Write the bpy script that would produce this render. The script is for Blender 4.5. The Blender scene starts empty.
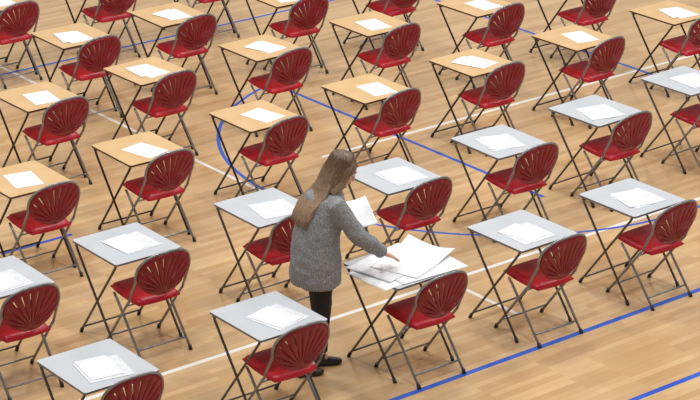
import bpy, bmesh, math, random
from mathutils import Vector, Matrix, Euler
random.seed(4)
scene=bpy.context.scene
COL=scene.collection
scene.view_settings.view_transform='Standard'
scene.view_settings.look='None'

# ------------------------------------------------------------ materials
def mat(name,col,rough=.5,metal=0,noise=None,bump=None,spec=.5):
    m=bpy.data.materials.new(name); m.use_nodes=True
    nt=m.node_tree; b=nt.nodes['Principled BSDF']
    b.inputs['Base Color'].default_value=(*col,1); b.inputs['Roughness'].default_value=rough
    b.inputs['Metallic'].default_value=metal; b.inputs['Specular IOR Level'].default_value=spec
    tc=nt.nodes.new('ShaderNodeTexCoord')
    if noise:
        sc,col2,detail=noise
        n=nt.nodes.new('ShaderNodeTexNoise'); n.inputs['Scale'].default_value=sc; n.inputs['Detail'].default_value=detail
        nt.links.new(tc.outputs['Object'],n.inputs['Vector'])
        r=nt.nodes.new('ShaderNodeValToRGB'); r.color_ramp.elements[0].position=.35; r.color_ramp.elements[1].position=.65
        r.color_ramp.elements[0].color=(*col,1); r.color_ramp.elements[1].color=(*col2,1)
        nt.links.new(n.outputs['Fac'],r.inputs['Fac']); nt.links.new(r.outputs['Color'],b.inputs['Base Color'])
    if bump:
        sc,st=bump
        n=nt.nodes.new('ShaderNodeTexNoise'); n.inputs['Scale'].default_value=sc
        nt.links.new(tc.outputs['Object'],n.inputs['Vector'])
        bp=nt.nodes.new('ShaderNodeBump'); bp.inputs['Strength'].default_value=st; bp.inputs['Distance'].default_value=.005
        nt.links.new(n.outputs['Fac'],bp.inputs['Height']); nt.links.new(bp.outputs['Normal'],b.inputs['Normal'])
    return m
M_grey=mat('grey_laminate',(.46,.48,.505),.30,noise=(3,(.51,.53,.555),3))
M_greyedge=mat('grey_edge',(.16,.16,.17),.5,noise=(9,(.20,.20,.21),2))
M_tan=mat('beech_laminate',(.59,.38,.175),.33,noise=(4,(.65,.435,.22),4))
M_tanedge=mat('beech_edge',(.06,.032,.02),.5,noise=(9,(.09,.05,.03),2))
M_steel=mat('grey_steel',(.07,.07,.075),.38,.3,noise=(20,(.10,.10,.105),2))
M_dark=mat('dark_steel',(.022,.021,.022),.42,.3,noise=(20,(.035,.032,.032),2))
M_chairst=mat('chair_steel',(.22,.22,.225),.28,.4,noise=(20,(.28,.28,.285),2))
M_red=mat('red_plastic',(.225,.005,.015),.34,noise=(5,(.27,.007,.019),2))
M_seat=mat('red_vinyl',(.47,.006,.018),.38,noise=(5,(.54,.009,.024),2),bump=(120,.15))
M_rub=mat('black_rubber',(.015,.015,.015),.7,noise=(30,(.025,.025,.025),2))
M_paper=mat('white_paper',(.72,.72,.73),.6,noise=(6,(.77,.77,.78),2))
M_skin=mat('skin',(.68,.37,.27),.5,noise=(12,(.74,.42,.31),3))
M_trouser=mat('black_cloth',(.012,.012,.014),.8,noise=(30,(.02,.02,.022),2),bump=(60,.3))
M_shoe=mat('black_leather',(.010,.010,.011),.35,noise=(30,(.015,.015,.016),2))
M_lip=mat('lip',(.5,.14,.13),.4,noise=(30,(.52,.16,.15),2))
M_eye=mat('eye_white',(.75,.72,.70),.2,noise=(30,(.78,.75,.73),2))
M_iris=mat('iris',(.05,.03,.02),.2,noise=(60,(.07,.04,.03),2))

def mat_print(name,c,dark):
    m=mat(name,c,.6)
    nt=m.node_tree;b=nt.nodes['Principled BSDF']
    tc=nt.nodes.new('ShaderNodeTexCoord')
    w=nt.nodes.new('ShaderNodeTexWave'); w.bands_direction='Y'; w.inputs['Scale'].default_value=22
    nt.links.new(tc.outputs['Object'],w.inputs['Vector'])
    n=nt.nodes.new('ShaderNodeTexNoise'); n.inputs['Scale'].default_value=16
    nt.links.new(tc.outputs['Object'],n.inputs['Vector'])
    mu=nt.nodes.new('ShaderNodeMath'); mu.operation='MULTIPLY'
    gt=nt.nodes.new('ShaderNodeMath'); gt.operation='GREATER_THAN'; gt.inputs[1].default_value=.5
    nt.links.new(n.outputs['Fac'],gt.inputs[0])
    nt.links.new(w.outputs['Fac'],mu.inputs[0]); nt.links.new(gt.outputs[0],mu.inputs[1])
    r=nt.nodes.new('ShaderNodeValToRGB'); r.color_ramp.elements[0].position=.4; r.color_ramp.elements[1].position=.8
    r.color_ramp.elements[0].color=(*c,1); r.color_ramp.elements[1].color=(*dark,1)
    nt.links.new(mu.outputs[0],r.inputs['Fac']); nt.links.new(r.outputs['Color'],b.inputs['Base Color'])
    return m
M_print=mat_print('printed_paper',(.74,.74,.76),(.60,.60,.63))
M_printg=mat_print('grey_printed_paper',(.64,.65,.68),(.53,.53,.57))
M_bright=mat_print('large_printed_paper',(.80,.81,.83),(.68,.69,.72))

TH=.6712
AV=Vector((math.cos(TH),math.sin(TH),0)); BV=Vector((math.sin(TH),-math.cos(TH),0))
def uv(p): return (p[0]*math.cos(TH)+p[1]*math.sin(TH), -p[0]*math.sin(TH)+p[1]*math.cos(TH))

def mat_floor(ang,lines):
    m=bpy.data.materials.new('sprung_wood_floor'); m.use_nodes=True
    nt=m.node_tree; b=nt.nodes['Principled BSDF']; b.inputs['Roughness'].default_value=.15
    b.inputs['Specular IOR Level'].default_value=.7
    tc=nt.nodes.new('ShaderNodeTexCoord'); mp=nt.nodes.new('ShaderNodeMapping'); mp.inputs['Rotation'].default_value=(0,0,-ang)
    nt.links.new(tc.outputs['Object'],mp.inputs['Vector'])
    def brick(w,h,c1,c2,mortar,off):
        k=nt.nodes.new('ShaderNodeTexBrick'); k.inputs['Scale'].default_value=1
        k.inputs['Brick Width'].default_value=w; k.inputs['Row Height'].default_value=h
        k.inputs['Mortar Size'].default_value=mortar; k.inputs['Color1'].default_value=(*c1,1); k.inputs['Color2'].default_value=(*c2,1)
        k.inputs['Mortar'].default_value=(.36,.21,.10,1); k.offset=off; k.inputs['Bias'].default_value=0
        nt.links.new(mp.outputs[0],k.inputs['Vector']); return k
    k1=brick(.95,.06,(.475,.285,.130),(.68,.465,.250),.001,.37)
    k2=brick(.60,.12,(.53,.335,.16),(.64,.43,.225),.0,.61)
    mx=nt.nodes.new('ShaderNodeMixRGB'); mx.inputs['Fac'].default_value=.42
    nt.links.new(k1.outputs['Color'],mx.inputs[1]); nt.links.new(k2.outputs['Color'],mx.inputs[2])
    mp2=nt.nodes.new('ShaderNodeMapping'); mp2.inputs['Scale'].default_value=(1.2,14,1)
    nt.links.new(mp.outputs[0],mp2.inputs['Vector'])
    n=nt.nodes.new('ShaderNodeTexNoise'); n.inputs['Scale'].default_value=2; n.inputs['Detail'].default_value=4
    nt.links.new(mp2.outputs[0],n.inputs['Vector'])
    r=nt.nodes.new('ShaderNodeValToRGB'); r.color_ramp.elements[0].color=(.84,.82,.79,1); r.color_ramp.elements[1].color=(1.1,1.1,1.1,1)
    nt.links.new(n.outputs['Fac'],r.inputs['Fac'])
    m2=nt.nodes.new('ShaderNodeMixRGB'); m2.blend_type='MULTIPLY'; m2.inputs['Fac'].default_value=.5
    nt.links.new(mx.outputs[0],m2.inputs[1]); nt.links.new(r.outputs[0],m2.inputs[2])
    col=m2.outputs[0]
    sep=nt.nodes.new('ShaderNodeSeparateXYZ'); nt.links.new(mp.outputs[0],sep.inputs[0])
    def math_(op,a,b_=None,c=None):
        k=nt.nodes.new('ShaderNodeMath'); k.operation=op
        for i,x in enumerate((a,b_,c)):
            if x is None: continue
            if isinstance(x,(int,float)): k.inputs[i].default_value=x
            else: nt.links.new(x,k.inputs[i])
        return k.outputs[0]
    def inside(s,c,h): return math_('COMPARE',s,c,h)
    U,V=sep.outputs['X'],sep.outputs['Y']
    for kind,args,wd,color in lines:
        if kind=='A':
            v0,u0,u1=args; mask=math_('MULTIPLY',inside(V,v0,wd/2),inside(U,(u0+u1)/2,(u1-u0)/2))
        elif kind=='B':
            u0,v0,v1=args; mask=math_('MULTIPLY',inside(U,u0,wd/2),inside(V,(v0+v1)/2,abs(v1-v0)/2))
        else:
            cu,cv,rad=args
            du=math_('SUBTRACT',U,cu); dv=math_('SUBTRACT',V,cv)
            d=math_('SQRT',math_('ADD',math_('MULTIPLY',du,du),math_('MULTIPLY',dv,dv)))
            half=math_('GREATER_THAN',math_('ADD',math_('MULTIPLY',du,-.917),math_('MULTIPLY',dv,-.399)),-.3)
            mask=math_('MULTIPLY',inside(d,rad,wd/2),half)
        x=nt.nodes.new('ShaderNodeMixRGB'); nt.links.new(mask,x.inputs['Fac']); nt.links.new(col,x.inputs[1]); x.inputs[2].default_value=(*color,1)
        col=x.outputs[0]
    nt.links.new(col,b.inputs['Base Color'])
    return m

def mat_coat():
    m=mat('grey_tweed',(.16,.16,.17),.95,spec=.2)
    nt=m.node_tree;b=nt.nodes['Principled BSDF']
    tc=nt.nodes.new('ShaderNodeTexCoord')
    n=nt.nodes.new('ShaderNodeTexNoise'); n.inputs['Scale'].default_value=125; n.inputs['Detail'].default_value=3
    nt.links.new(tc.outputs['Object'],n.inputs['Vector'])
    r=nt.nodes.new('ShaderNodeValToRGB'); r.color_ramp.elements[0].position=.36; r.color_ramp.elements[1].position=.66
    r.color_ramp.elements[0].color=(.16,.165,.175,1); r.color_ramp.elements[1].color=(.37,.375,.38,1)
    nt.links.new(n.outputs['Fac'],r.inputs['Fac']); nt.links.new(r.outputs['Color'],b.inputs['Base Color'])
    return m
M_coat=mat_coat()
def mat_hair():
    m=mat('brown_hair',(.2,.1,.05),.42)
    nt=m.node_tree;b=nt.nodes['Principled BSDF']
    tc=nt.nodes.new('ShaderNodeTexCoord'); mp=nt.nodes.new('ShaderNodeMapping'); mp.inputs['Scale'].default_value=(90,90,5)
    nt.links.new(tc.outputs['Object'],mp.inputs['Vector'])
    n=nt.nodes.new('ShaderNodeTexNoise'); n.inputs['Scale'].default_value=1.6; n.inputs['Detail'].default_value=4
    nt.links.new(mp.outputs[0],n.inputs['Vector'])
    sep=nt.nodes.new('ShaderNodeSeparateXYZ'); nt.links.new(tc.outputs['Object'],sep.inputs[0])
    mr=nt.nodes.new('ShaderNodeMapRange'); mr.inputs['From Min'].default_value=1.58; mr.inputs['From Max'].default_value=1.24
    nt.links.new(sep.outputs['Z'],mr.inputs['Value'])
    g=nt.nodes.new('ShaderNodeMixRGB'); g.inputs[1].default_value=(.12,.068,.040,1); g.inputs[2].default_value=(.38,.255,.165,1)
    nt.links.new(mr.outputs[0],g.inputs['Fac'])
    r=nt.nodes.new('ShaderNodeValToRGB'); r.color_ramp.elements[0].position=.35; r.color_ramp.elements[1].position=.68
    r.color_ramp.elements[0].color=(.6,.58,.55,1); r.color_ramp.elements[1].color=(1.25,1.22,1.2,1)
    nt.links.new(n.outputs['Fac'],r.inputs['Fac'])
    m2=nt.nodes.new('ShaderNodeMixRGB'); m2.blend_type='MULTIPLY'; m2.inputs['Fac'].default_value=1
    nt.links.new(g.outputs[0],m2.inputs[1]); nt.links.new(r.outputs[0],m2.inputs[2])
    nt.links.new(m2.outputs[0],b.inputs['Base Color'])
    return m
M_hair=mat_hair()

# ------------------------------------------------------------ mesh helpers
def new_obj(name,me,parent=None,mats=(),smooth=True):
    o=bpy.data.objects.new(name,me); COL.objects.link(o)
    for m in mats: me.materials.append(m)
    if smooth:
        for p in me.polygons: p.use_smooth=True
    if parent: o.parent=parent
    return o
def bm_loft(bm,pts,rad,ref=(0,0,1),seg=12):
    pts=[Vector(p) for p in pts]; rings=[]; ref=Vector(ref)
    for i,p in enumerate(pts):
        if i==0: t=pts[1]-p
        elif i==len(pts)-1: t=p-pts[-2]
        else: t=(pts[i+1]-p).normalized()+(p-pts[i-1]).normalized()
        t.normalize()
        u=ref-t*ref.dot(t)
        if u.length<1e-3:
            u=Vector((1,0,0))-t*t.x
        u.normalize(); v=t.cross(u)
        r=rad[i] if isinstance(rad,(list,tuple)) else rad
        a,b=(r,r) if not isinstance(r,(list,tuple)) else r
        rings.append([bm.verts.new(p+u*a*math.cos(2*math.pi*k/seg)+v*b*math.sin(2*math.pi*k/seg)) for k in range(seg)])
    for A,B in zip(rings,rings[1:]):
        for k in range(seg):
            bm.faces.new((A[k],A[(k+1)%seg],B[(k+1)%seg],B[k]))
    bm.faces.new(rings[0][::-1]); bm.faces.new(rings[-1])
def bm_ball(bm,c,s,rot=None,sub=3):
    m=Matrix.Translation(Vector(c))@(rot.to_4x4() if rot else Matrix.Identity(4))@Matrix.Diagonal((*s,1))
    bmesh.ops.create_icosphere(bm,subdivisions=sub,radius=1,matrix=m)
def bm_to_mesh(bm,name):
    bmesh.ops.recalc_face_normals(bm,faces=bm.faces)
    me=bpy.data.meshes.new(name); bm.to_mesh(me); bm.free(); return me
def tube_mesh(name,pts,r,seg=10):
    bm=bmesh.new(); bm_loft(bm,pts,r,ref=(.31,.11,.95) if abs((Vector(pts[-1])-Vector(pts[0])).normalized().z)<.9 else (1,.1,0),seg=seg); return bm_to_mesh(bm,name)
def smooth_path(P,n=6):
    P=[Vector(p) for p in P]; out=[]
    for i in range(len(P)-1):
        p0=P[max(i-1,0)];p1=P[i];p2=P[i+1];p3=P[min(i+2,len(P)-1)]
        for k in range(n):
            t=k/n
            out.append(.5*((2*p1)+(p2-p0)*t+(2*p0-5*p1+4*p2-p3)*t*t+(3*p1-p0-3*p2+p3)*t**3))
    out.append(P[-1]); return out
def slab_mesh(name,w,d,z0,z1,rad,bev=.003,cs=5,edge=False):
    bm=bmesh.new(); vs=[]
    for cx,cy,a0 in ((w/2-rad,d/2-rad,0),(-w/2+rad,d/2-rad,90),(-w/2+rad,-d/2+rad,180),(w/2-rad,-d/2+rad,270)):
        for k in range(cs+1):
            a=math.radians(a0+90*k/cs); vs.append(bm.verts.new((cx+rad*math.cos(a),cy+rad*math.sin(a),z0)))
    f=bm.faces.new(vs)
    r=bmesh.ops.extrude_face_region(bm,geom=[f])
    for v in r['geom']:
        if isinstance(v,bmesh.types.BMVert): v.co.z=z1
    bmesh.ops.recalc_face_normals(bm,faces=bm.faces)
    if edge:
        for f in bm.faces:
            if abs(f.normal.z)<.5: f.material_index=1
    if bev:
        es=[e for e in bm.edges if abs(e.verts[0].co.z-e.verts[1].co.z)<1e-6]
        bmesh.ops.bevel(bm,geom=es,offset=bev,segments=2,affect='EDGES',profile=.5)
    return bm_to_mesh(bm,name)
def empty(name,loc=(0,0,0),rz=0):
    e=bpy.data.objects.new(name,None); e.empty_display_size=.1; COL.objects.link(e); e.location=loc; e.rotation_euler=(0,0,rz); return e
def tag(o,label,cat,group=None):
    o['label']=label; o['category']=cat
    if group: o['group']=group

# ------------------------------------------------------------ floor with painted lines
BL=(.03,.10,.50); WH=(.80,.77,.72)
L=[]
def LA(p,a,b,w,c): u,v=uv(p); L.append(('A',(v,u+a,u+b),w,c))
def LBn(p,a,b,w,c): u,v=uv(p); L.append(('B',(u,v-a,v-b),w,c))
LA((-1.26,14.43),-4,9,.042,WH); LA((.54,19.35),-1,9,.040,WH); LBn((-2.34,19.91),-5,5.75,.036,WH)
LA((.29,13.99),-4,8,.05,BL); LA((1.92,13.99),-3,8,.05,BL); LA((-3.38,20.99),-4,9,.042,BL)
LBn((-.47,20.4),-.3,3.35,.040,BL); LBn((2.56,21.46),-5,1.9,.042,BL); LA((-2.46,16.77),-.35,.3,.042,BL)
cu,cv=uv((1.25,19.36)); L.append(('C',(cu,cv,2.43),.034,BL))
bm=bmesh.new(); bm.faces.new([bm.verts.new(c) for c in ((-22,0,0),(22,0,0),(22,45,0),(-22,45,0))])
fl=new_obj('floor',bm_to_mesh(bm,'floor'),mats=[mat_floor(TH,L)],smooth=False); fl['kind']='structure'

# ------------------------------------------------------------ folding chair (faces +Y)
HX,HZT,HZB=.214,.172,.165; ZC=.643; HUB=.500
def outline(t):
    s,c=math.sin(t),math.cos(t)
    e=2/2.5
    x=HX*math.copysign(abs(s)**e,s)
    if c>=0: z=ZC+HZT*abs(c)**e
    else:
        z=ZC-HZB*abs(c)**e; x*=1-.32*abs(c)
    return x,z
def fanR(a):
    d=(math.sin(a),math.cos(a)); best=None
    pts=[outline(math.pi*2*k/240) for k in range(241)]
    for (x0,z0),(x1,z1) in zip(pts,pts[1:]):
        z0-=HUB;z1-=HUB; ex,ez=x1-x0,z1-z0; den=d[0]*ez-d[1]*ex
        if abs(den)<1e-12: continue
        r=(x0*ez-z0*ex)/den; s=(x0*d[1]-z0*d[0])/den
        if r>0 and -1e-6<=s<=1+1e-6: best=max(best or 0,r)
    return best or .05
def backy(x,z):
    return -.190-(z-.45)*.22-.035*(1-min(1,(x/HX)**2))
def chair_meshes():
    D={}
    bm=bmesh.new(); ns=13; amax=math.radians(82); slit=math.radians(1.8); sl=(2*amax-slit*(ns-1))/ns
    cells=[]; a=-amax; ridge={}
    def rk(ang): return round((ang+math.pi)%(2*math.pi)-math.pi,4)
    for i in range(ns):
        for k in range(4):
            cells.append((a+sl*k/4,a+sl*(k+1)/4,False)); ridge[rk(a+sl*k/4)]=math.sin(math.pi*k/4)
        a+=sl
        if i<ns-1: cells.append((a,a+slit,True)); a+=slit
    m=10
    a=amax
    for k in range(m): cells.append((a+(2*math.pi-2*amax)*k/m,a+(2*math.pi-2*amax)*(k+1)/m,False))
    cache={}
    def V(ang,j):
        key=(rk(ang),j)
        if j==0: key='c'
        if key not in cache:
            R=fanR(ang); r=[0,min(.03,R*.4),R*.36,R*.60,R*.88,R][j]; x=r*math.sin(ang); z=HUB+r*math.cos(ang)
            bulge=.008*ridge.get(rk(ang),0) if j in (2,3,4) else 0
            cache[key]=bm.verts.new((x,backy(x,z)-bulge,z))
        return cache[key]
    for a0,a1,gap in cells:
        for j in range(5):
            if gap and j in (2,3): continue
            vs=[V(a0,0),V(a0,1),V(a1,1)] if j==0 else [V(a0,j),V(a0,j+1),V(a1,j+1),V(a1,j)]
            bm.faces.new(vs)
    D['backrest']=(bm_to_mesh(bm,'backrest'),M_red,'mod')
    bm=bmesh.new(); n=14; W,Dp=.390,.40
    top=[[None]*(n+1) for _ in range(n+1)]; bot=[[None]*(n+1) for _ in range(n+1)]
    for i in range(n+1):
        for j in range(n+1):
            u=-1+2*i/n; v=-1+2*j/n
            x=u*math.sqrt(1-v*v*.16)*W/2*(1+.03*v); y=v*math.sqrt(1-u*u*.16)*Dp/2
            e=max(abs(u),abs(v))
            hgt=.038*math.sqrt(max(0,1-e**5))-.006*(1-(u*u+v*v)/2)
            z=.432+.015*v
            top[i][j]=bm.verts.new((x,y,z+hgt)); bot[i][j]=bm.verts.new((x*.97,y*.97,z-.010))
    for i in range(n):
        for j in range(n):
            bm.faces.new((top[i][j],top[i+1][j],top[i+1][j+1],top[i][j+1]))
            bm.faces.new((bot[i][j],bot[i][j+1],bot[i+1][j+1],bot[i+1][j]))
    for i in range(n):
        for (a,b) in (((i,0),(i+1,0)),((n,i),(n,i+1)),((n-i,n),(n-i-1,n)),((0,n-i),(0,n-i-1))):
            bm.faces.new((bot[a[0]][a[1]],bot[b[0]][b[1]],top[b[0]][b[1]],top[a[0]][a[1]]))
    D['seat']=(bm_to_mesh(bm,'seat'),M_seat,None)
    LX=.222
    fr=[(-LX,-.140,.45),(-LX,-.172,.52)]
    am=math.radians(94)
    for k in range(33):
        t=-am+2*am*k/32; x,z=outline(t); nx,nz=math.sin(t),math.cos(t)
        x+=nx*.009; z+=nz*.009
        fr.append((x,backy(min(abs(x),HX),z)+.003,z))
    fr+=[(LX,-.172,.52),(LX,-.140,.45)]
    D['back_frame']=(tube_mesh('back_frame',fr,.0095,10),M_chairst,None)
    legs=[]; L2=.202
    for s in (-1,1):
        legs.append(tube_mesh('leg',[(s*LX,-.140,.45),(s*LX,-.095,.395),(s*LX,.20,.012)],.0100))
        legs.append(tube_mesh('leg',[(s*L2,.10,.428),(s*L2,.06,.390),(s*L2,-.25,.012)],.0098))
    bars=[tube_mesh('crossbar',[(-LX,.158,.075),(LX,.158,.075)],.007),tube_mesh('crossbar',[(-L2,-.195,.08),(L2,-.195,.08)],.007),
          tube_mesh('crossbar',[(-LX,-.095,.395),(LX,-.095,.395)],.007)]
    caps=[]
    for s in (-1,1):
        for x,y,dy in ((s*LX,.205,-.015),(s*L2,-.255,.015)):
            caps.append(tube_mesh('foot_cap',[(x,y,0.0),(x,y+dy,.03)],.0135))
    return D,legs,bars,caps
CD,CL,CB,CC=chair_meshes()
def solidify(o,t,off=0):
    m=o.modifiers.new('s','SOLIDIFY'); m.thickness=t; m.offset=off
def build_chair():
    e=empty('folding_chair'); parts=[]
    for nme,(me,m,md) in CD.items():
        o=new_obj(nme,me,e,[m]); parts.append(o)
        if md: solidify(o,.008)
    for me in CL: parts.append(new_obj('leg',me,e,[M_chairst]))
    for me in CB: parts.append(new_obj('crossbar',me,e,[M_chairst]))
    for me in CC: parts.append(new_obj('foot_cap',me,e,[M_rub]))
    return e,parts
def copy_thing(e,parts):
    e2=e.copy(); COL.objects.link(e2); out=[]
    for p in parts:
        q=p.copy(); q.parent=e2; COL.objects.link(q); out.append(q)
    return e2,out

# ------------------------------------------------------------ desk
DW,DD=.55,.59; TZ=.72
def build_desk(mt,me_,ml):
    e=empty('exam_desk'); parts=[]
    parts.append(new_obj('tabletop',slab_mesh('tabletop',DW,DD,TZ-.018,TZ,.018,.002,edge=True),e,[mt,me_],smooth=False))
    for s in (-1,1):
        parts.append(new_obj('leg',tube_mesh('leg',[(s*.265,.255,TZ-.018),(s*.265,.235,TZ-.055),(s*.268,-.265,.012)],.0092),e,[ml]))
        parts.append(new_obj('leg',tube_mesh('leg',[(s*.246,-.255,TZ-.018),(s*.246,-.235,TZ-.055),(s*.246,.265,.012)],.0092),e,[ml]))
        for x,y in ((s*.268,-.268),(s*.246,.268)):
            parts.append(new_obj('foot_cap',tube_mesh('foot_cap',[(x,y,0),(x,y*.93,.035)],.013),e,[M_rub]))
    for y,w in ((.245,.265),(-.245,.246)):
        parts.append(new_obj('crossbar',tube_mesh('crossbar',[(-w,y,TZ-.030),(w,y,TZ-.030)],.009),e,[ml]))
    parts.append(new_obj('crossbar',tube_mesh('crossbar',[(-.246,.23,.055),(.246,.23,.055)],.007),e,[ml]))
    return e,parts

desks={(0,-2):(-1.59,13.04),(0,-1):(-.54,13.8),(0,0):(.35,14.63),(0,1):(1.24,15.29),(0,2):(2.11,15.94),
(1,-2):(-2.41,14.42),(1,-1):(-1.59,15.04),(1,0):(-.62,15.74),(1,1):(.33,16.4),(1,2):(1.2,17.16),(1,3):(2.04,17.91),(1,4):(2.90,18.69),
(2,-1):(-2.50,16.33),(2,0):(-1.66,17.0),(2,1):(-.77,17.78),(2,2):(.15,18.48),(2,3):(1.09,19.19),(2,4):(2.05,19.92),(2,5):(3.03,20.71),
(3,0):(-2.63,18.27),(3,1):(-1.76,18.96),(3,2):(-.79,19.62),(3,3):(.2,20.35),(3,4):(1.22,20.96),(3,5):(2.15,21.65),
(4,1):(-2.53,19.98),(4,2):(-1.69,20.64),(4,3):(-.65,21.27),(4,4):(.30,21.95),
(5,1):(-3.40,21.05),(5,2):(-2.50,21.75),(5,3):(-1.55,22.40)}
choff={(0,-1):(.38,-.02),(1,-1):(.44,.01),(1,0):(.38,-.02)}
gd=build_desk(M_grey,M_greyedge,M_steel); td=build_desk(M_tan,M_tanedge,M_dark)
ch0=build_chair()
tag(ch0[0],"grey steel folding chair with red fan-shaped back and padded seat",'chair','folding exam chairs')
tag(gd[0],"grey-topped folding exam desk on crossed steel legs",'desk','grey exam desks')
tag(td[0],"light wood-topped folding exam desk on dark crossed legs",'desk','wooden-topped exam desks')
used={'g':False,'t':False,'c':False}
def place(src,key,loc,rz):
    if used[key]: e,_=copy_thing(*src)
    else: e=src[0]; used[key]=True
    e.location=loc; e.rotation_euler=(0,0,rz); return e
def papermesh(w,d,h,m):
    me=slab_mesh('exam_paper',w,d,0,h,.002,0); me.materials.append(m); return me
pm1=papermesh(.225,.31,.003,M_print); pm2=papermesh(.215,.297,.0025,M_paper)
pg1=papermesh(.30,.31,.003,M_printg); pg2=papermesh(.215,.297,.0025,M_print)
def paper(x,y,z,rz,me,label):
    o=bpy.data.objects.new('exam_paper',me); COL.objects.link(o); o.location=(x,y,z); o.rotation_euler=(0,0,rz)
    tag(o,label,'paper','exam papers'); return o
for (r,c),(x,y) in desks.items():
    j=random.uniform(-.03,.03)
    P=Vector((x,y,0)); grey=r<2
    place(gd if grey else td,'g' if grey else 't',P,TH+j)
    al,la=choff.get((r,c),(.405+random.uniform(-.02,.02),.008+random.uniform(-.012,.008)))
    Q=P+BV*(al-.225)+AV*la
    place(ch0,'c',Q,TH+j+random.uniform(-.035,.035))
    if (r,c)!=(0,0):
        rot=TH+random.uniform(-.22,.22)
        q=P+AV*random.uniform(-.03,.04)+BV*random.uniform(.02,.08)
        paper(q.x,q.y,TZ,rot,pg1 if grey else pm1,"white printed exam booklet lying on a grey desk" if grey else "white exam booklet lying on a wooden desk")
        q2=q+AV*random.uniform(-.05,-.01)-BV*random.uniform(.0,.04)
        if random.random()<(.9 if grey else .6):
            paper(q2.x,q2.y,TZ+.0035,rot+random.uniform(-.25,.25),pg2 if grey else pm2,"loose white exam sheet on top of a booklet")

# ------------------------------------------------------------ woman
base=Vector((-.225,14.45,0)); PH=math.radians(16)
W=empty('person',base,PH)
tag(W,"long-haired woman in grey tweed coat and black trousers laying out papers",'person')
def remesh(o,vox,it=4):
    m=o.modifiers.new('r','REMESH'); m.mode='VOXEL'; m.voxel_size=vox; m.use_smooth_shade=True
    s=o.modifiers.new('sm','SMOOTH'); s.factor=.5; s.iterations=it
HR=Euler((0,math.radians(30),math.radians(-7))).to_matrix()
HC=Vector((.180,0,1.480))
def hp(x,y,z): return HC+HR@Vector((x,y,z))
def add_hand(bm,Wp,D,N,side,curl=.35,L=.17):
    D=Vector(D).normalized(); N=Vector(N); N=(N-D*N.dot(D)).normalized(); S=D.cross(N)*side
    palm=L*.5
    bm_loft(bm,[Wp-D*.03,Wp,Wp+D*palm*.5,Wp+D*palm],[(.019,.026),(.018,.029),(.016,.041),(.013,.043)],ref=N,seg=12)
    lens=[.074,.084,.078,.062]
    for i,l in enumerate(lens):
        o=(1.5-i)*.0215
        p=Wp+D*(palm-.008)+S*o; d=(D+S*o*3.2).normalized(); pts=[p]
        for k,f in enumerate((.45,.32,.23)):
            d=(d-N*curl*(.5+.4*k)).normalized(); p=p+d*l*f; pts.append(p)
        bm_loft(bm,pts,[.0098,.0092,.0085,.0062],ref=N,seg=8)
    p=Wp+D*palm*.25+S*.025; d=(D*.6+S*.9-N*.2).normalized(); pts=[p]
    for f in (.037,.030,.022):
        p=p+d*f; pts.append(p); d=(d+D*.35-S*.1).normalized()
    bm_loft(bm,pts,[.013,.011,.0098,.007],ref=N,seg=8)
Rs,Re,Rw=Vector((.095,-.175,1.285)),Vector((.245,-.215,1.06)),Vector((.455,-.075,.868))
Ls,Le,Lw=Vector((.095,.175,1.285)),Vector((.14,.250,1.05)),Vector((.335,.185,1.045))
RD=Vector((.80,.36,-.50)); LD=Vector((.9,-.42,.05))
bm=bmesh.new()
bm_loft(bm,[(0,0,.80),(0,0,.90),(.02,0,1.04),(.065,0,1.22),(.10,0,1.34),(.115,0,1.38)],[(.08,.13),(.10,.16),(.085,.125),(.095,.145),(.07,.12),(.04,.05)],ref=(1,0,0),seg=24)
bm_loft(bm,[(.10,0,1.32),(.125,0,1.40),hp(-.01,0,-.04)],[.058,.052,.055],ref=(1,0,0),seg=16)
bm_ball(bm,hp(-.008,0,.025),(.096,.076,.098),HR)
bm_ball(bm,hp(.020,0,-.045),(.068,.058,.070),HR)
bm_ball(bm,hp(.068,0,-.092),(.022,.026,.020),HR,2)
bm_loft(bm,[hp(.078,0,.022),hp(.098,0,-.012),hp(.104,0,-.026),hp(.082,0,-.036)],[.008,.011,.013,.010],ref=(0,1,0),seg=8)
bm_loft(bm,[hp(.078,-.035,.030),hp(.088,0,.026),hp(.078,.035,.030)],[.010,.012,.010],seg=8)
bm_ball(bm,hp(.080,0,-.056),(.012,.024,.011),HR,2)
for s in (-1,1):
    bm_ball(bm,hp(-.005,s*.078,-.005),(.020,.009,.032),HR,2)
    bm_ball(bm,hp(.050,s*.040,-.030),(.030,.020,.028),HR,2)
for S,E,Wr in ((Rs,Re,Rw),(Ls,Le,Lw)):
    bm_loft(bm,[S-Vector((0,S.y*.35,-.01)),S,(S+E)/2,E,(E+Wr)/2,Wr],[.045,.046,.040,.034,.032,.022],seg=14)
add_hand(bm,Rw,RD,Vector((.35,.1,.9)),-1,.20)
add_hand(bm,Lw,LD,Vector((.1,.6,-.8)),1,.55)
LEG=[((0,-.085,.86),(.0,-.080,.48),(-.125,-.065,.10),(-.07,-.07,.03)),((0,.085,.86),(.06,.08,.48),(.045,.07,.09),(.09,.072,.03))]
for hip,kn,an,toe in LEG:
    hip,kn,an,toe=map(Vector,(hip,kn,an,toe))
    bm_loft(bm,[hip,(hip+kn)/2,kn,(kn+an)/2+Vector((-.01,0,0)),an,toe],[.078,.065,.05,.044,.030,.027],ref=(1,0,0),seg=16)
body=new_obj('body',bm_to_mesh(bm,'body'),W,[M_skin]); remesh(body,.005,3)
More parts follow.
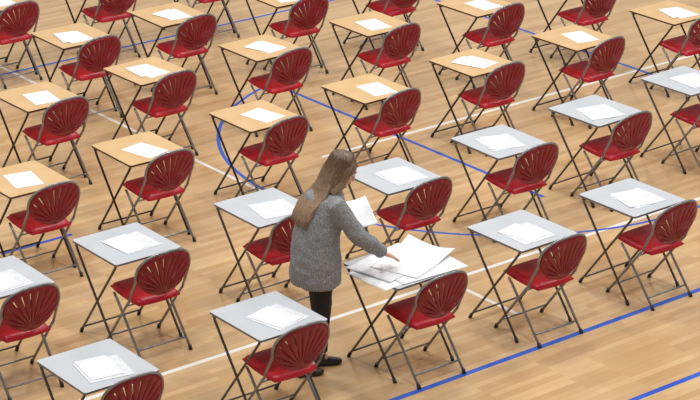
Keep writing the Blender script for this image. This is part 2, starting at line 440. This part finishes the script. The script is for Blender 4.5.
for s in (-1,1):
    bm=bmesh.new(); bm_ball(bm,hp(.072,s*.030,.008),(.013,.014,.010),HR,3); new_obj('eye',bm_to_mesh(bm,'eye'),W,[M_eye])
    bm=bmesh.new(); bm_ball(bm,hp(.083,s*.031,.006),(.003,.006,.006),HR,2); new_obj('iris',bm_to_mesh(bm,'iris'),W,[M_iris])
    bm=bmesh.new(); bm_loft(bm,[hp(.083,s*.014,.030),hp(.087,s*.030,.036),hp(.075,s*.048,.030)],[.003,.004,.002],seg=6); new_obj('eyebrow',bm_to_mesh(bm,'eyebrow'),W,[M_hair])
bm=bmesh.new(); bm_loft(bm,[hp(.084,-.024,-.058),hp(.093,-.010,-.055),hp(.094,0,-.056),hp(.093,.010,-.055),hp(.084,.024,-.058)],[.003,.006,.0065,.006,.003],seg=8)
new_obj('mouth',bm_to_mesh(bm,'mouth'),W,[M_lip])
# coat: (centre x, z, half depth, half width)
CP=[(-.012,.690,.176,.212),(-.012,.76,.176,.212),(-.012,.88,.172,.210),(-.004,1.03,.160,.198),(.030,1.18,.158,.200),(.066,1.27,.140,.192),(.090,1.325,.108,.158),(.105,1.36,.078,.110),(.118,1.395,.060,.064)]
bm=bmesh.new()
bm_loft(bm,[(c[0],0,c[1]) for c in CP],[(c[2],c[3]) for c in CP],ref=(1,0,0),seg=32)
for S,E,Wr in ((Rs,Re,Rw),(Ls,Le,Lw)):
    bm_loft(bm,[S-Vector((.01,S.y*.4,-.010)),S,(S+E)/2,E,(E+Wr)/2,E+(Wr-E)*.90],[.060,.072,.067,.064,.056,.048],seg=18)
coat=new_obj('coat',bm_to_mesh(bm,'coat'),W,[M_coat]); remesh(coat,.008,4); coat['label']="grey tweed thigh-length coat"
tx=bpy.data.textures.new('folds','CLOUDS'); tx.noise_scale=.12; tx.noise_depth=2
dm=coat.modifiers.new('folds','DISPLACE'); dm.texture=tx; dm.texture_coords='LOCAL'; dm.strength=.026; dm.mid_level=.5
# trousers
bm=bmesh.new()
bm_loft(bm,[(0,0,.72),(0,0,.80),(0,0,.92)],[(.10,.15),(.115,.165),(.11,.16)],ref=(1,0,0),seg=20)
for hip,kn,an,toe in LEG:
    hip,kn,an=map(Vector,(hip,kn,an))
    bm_loft(bm,[hip,(hip+kn)/2,kn,(kn+an)/2+Vector((-.012,0,.03)),an+Vector((0,0,.02))],[.100,.086,.066,.064,.044],ref=(1,0,0),seg=18)
tr=new_obj('trousers',bm_to_mesh(bm,'trousers'),W,[M_trouser]); remesh(tr,.008,3)
for hip,kn,an,toe in LEG:
    x,y=an[0],an[1]
    bm=bmesh.new()
    bm_loft(bm,[(x-.050,y,.034),(x-.03,y,.040),(x+.03,y,.038),(x+.08,y,.030),(x+.125,y,.024),(x+.15,y,.019)],[(.032,.024),(.038,.031),(.036,.033),(.028,.038),(.022,.032),(.013,.015)],ref=(0,0,1),seg=14)
    bm_loft(bm,[(x-.012,y,.04),(x-.005,y,.10)],[(.040),(.036)],ref=(1,0,0),seg=14)
    sh=new_obj('shoe',bm_to_mesh(bm,'shoe'),W,[M_shoe]); remesh(sh,.006,2)
# hair: cap + strands that follow the skull, then lie over the coat's back and shoulders
EC=(-.020,0,.032); ER=(.104,.092,.102)
def coat_back(y,z):
    for a,b in zip(CP,CP[1:]):
        if a[1]<=z<=b[1]:
            t=(z-a[1])/(b[1]-a[1]); cx,dp,wd=[a[i]+(b[i]-a[i])*t for i in (0,2,3)]
            return cx-dp*math.sqrt(max(.05,1-(y/wd)**2))
    return 0.06
bm=bmesh.new()
bm_ball(bm,hp(*EC),ER,HR)
bm_loft(bm,smooth_path([hp(-.045,0,.04),hp(-.065,0,-.04),(.055,0,1.385),(.025,0,1.345)],4),[(.068-.0012*k,.086+.0025*k) for k in range(13)],ref=(1,0,0),seg=24)
for s in (-1,1):
    P=smooth_path([hp(.010,s*.055,.085),hp(.012,s*.084,.03),hp(.004,s*.088,-.05),(.110,s*.105,1.39),(.065,s*.115,1.36)],4)
    bm_loft(bm,P,[(.032+.012*math.sin(math.pi*k/(len(P)-1)),.016+.012*math.sin(math.pi*k/(len(P)-1))) for k in range(len(P))],ref=(1,0,0),seg=12)
hair=new_obj('hair',bm_to_mesh(bm,'hair'),W,[M_hair]); remesh(hair,.006,5); hair['label']="long straight light brown hair"
bm=bmesh.new()
for i in range(1300):
    f=random.uniform(-1,1); ph=f*math.radians(105); cx,sy=-math.cos(ph),math.sin(ph)
    lay=random.random(); k2=.985+.05*lay
    x0=.055*random.random()*abs(f)-.02
    def el(th):
        return hp(EC[0]+ER[0]*k2*math.sin(th)*cx,ER[1]*k2*math.sin(th)*sy,EC[2]+ER[2]*k2*math.cos(th))
    st=hp(x0-.01,.004*math.copysign(1,f),EC[2]+ER[2]*k2*math.sqrt(max(0,1-((x0-.01-EC[0])/ER[0])**2)))
    yv=math.sin(ph*.857); m=.016+.020*lay
    dx=random.uniform(-.006,.006); dz=random.gauss(0,.012)
    P=[st,el(math.radians(42)),el(math.radians(80)),Vector((.064-.062*math.sqrt(max(0,1-yv*yv)),yv*.118,1.390))]
    for z,w_ in ((1.325,.132),(1.265,.140),(1.205,.142),(1.165+dz,.138)):
        y=yv*w_+dx; P.append(Vector((coat_back(y,z)-m,y,z)))
    P=smooth_path(P,4)
    pp=random.uniform(0,6.3); am_=random.uniform(.001,.004)
    P=[p+Vector((math.sin(pp+q*.55)*am_*.6,math.cos(pp*1.7+q*.5)*am_,0))*(q/len(P)) for q,p in enumerate(P)]
    n_=len(P)-1
    bm_loft(bm,P,[.0034+.0016*math.sin(math.pi*min(1,k/n_*1.1))-.0022*(k/n_)**3 for k in range(len(P))],seg=4)
hs=new_obj('hair_strands',bm_to_mesh(bm,'hair_strands'),hair,[M_hair])

# ------------------------------------------------------------ papers on her desk and in her arm
def folded(name,w,d,slope,flat,wav=.0,ph=0):
    bm=bmesh.new(); n=20
    def z(x,y):
        t=max(0,x)/(w/2)
        return slope*max(0,x)*(1-.9*t*(1-flat))*(1+.5*y/d)+wav*(1+math.sin(y*9+ph+x*4))*(t**2)*.5
    g=[[bm.verts.new(((i/n-.5)*w,(j/n-.5)*d,z((i/n-.5)*w,(j/n-.5)*d))) for j in range(n+1)] for i in range(n+1)]
    for i in range(n):
        for j in range(n): bm.faces.new((g[i][j],g[i+1][j],g[i+1][j+1],g[i][j+1]))
    return bm_to_mesh(bm,name)
P0=Vector((.35,14.63,TZ))
specs=[(-.12,.06,.05,.50,.40,0,1,0,0,0),(.09,.10,-.06,.56,.38,0,.7,.0,1,.004),(-.01,-.06,.20,.58,.40,0,.6,.0,2.5,.008),(.12,-.01,.36,.54,.38,.08,.5,.055,4,.012)]
for k,(a,b,rt,w,d,sl,ft,wv,ph,dz) in enumerate(specs):
    me=folded('exam_paper',w,d,sl,ft,wv,ph); q=P0+AV*a+BV*b
    o=new_obj('exam_paper',me,None,[M_bright]); o.location=(q.x,q.y,TZ+.001+dz); o.rotation_euler=(0,0,TH+rt)
    solidify(o,.0012,1); tag(o,"large white exam sheet spread over a grey desk",'paper','spread exam sheets')
rotW=Matrix.Rotation(PH,4,'Z')
me=folded('exam_booklet',.20,.26,.04,.5,.02,0)
o=new_obj('exam_booklet',me,None,[M_bright])
o.location=base+rotW@Vector((.325,.120,1.10)); o.rotation_euler=(math.radians(24),math.radians(-4),.35)
solidify(o,.006,1); tag(o,"white exam booklet held in the woman's arm",'paper')

# ------------------------------------------------------------ light + camera
w=bpy.data.worlds.new('hall_world'); scene.world=w; w.use_nodes=True
w.node_tree.nodes['Background'].inputs[0].default_value=(.97,.98,1,1); w.node_tree.nodes['Background'].inputs[1].default_value=.29
def area(loc,size,en,col=(1,1,1)):
    l=bpy.data.lights.new('ceiling_light','AREA'); l.energy=en; l.size=size; l.color=col
    o=bpy.data.objects.new('ceiling_light',l); COL.objects.link(o); o.location=loc; return o
for x in (-5,1,7):
    for y in (12,18,24):
        area((x,y,9.5),1.2,270,(1,.985,.96))
cam=bpy.data.cameras.new('camera'); co=bpy.data.objects.new('camera',cam); COL.objects.link(co)
co.location=(0,0,6.973); co.rotation_euler=(math.pi/2-.3752,0,0); cam.sensor_width=36; cam.lens=36*2290/700; cam.clip_end=200
scene.camera=co
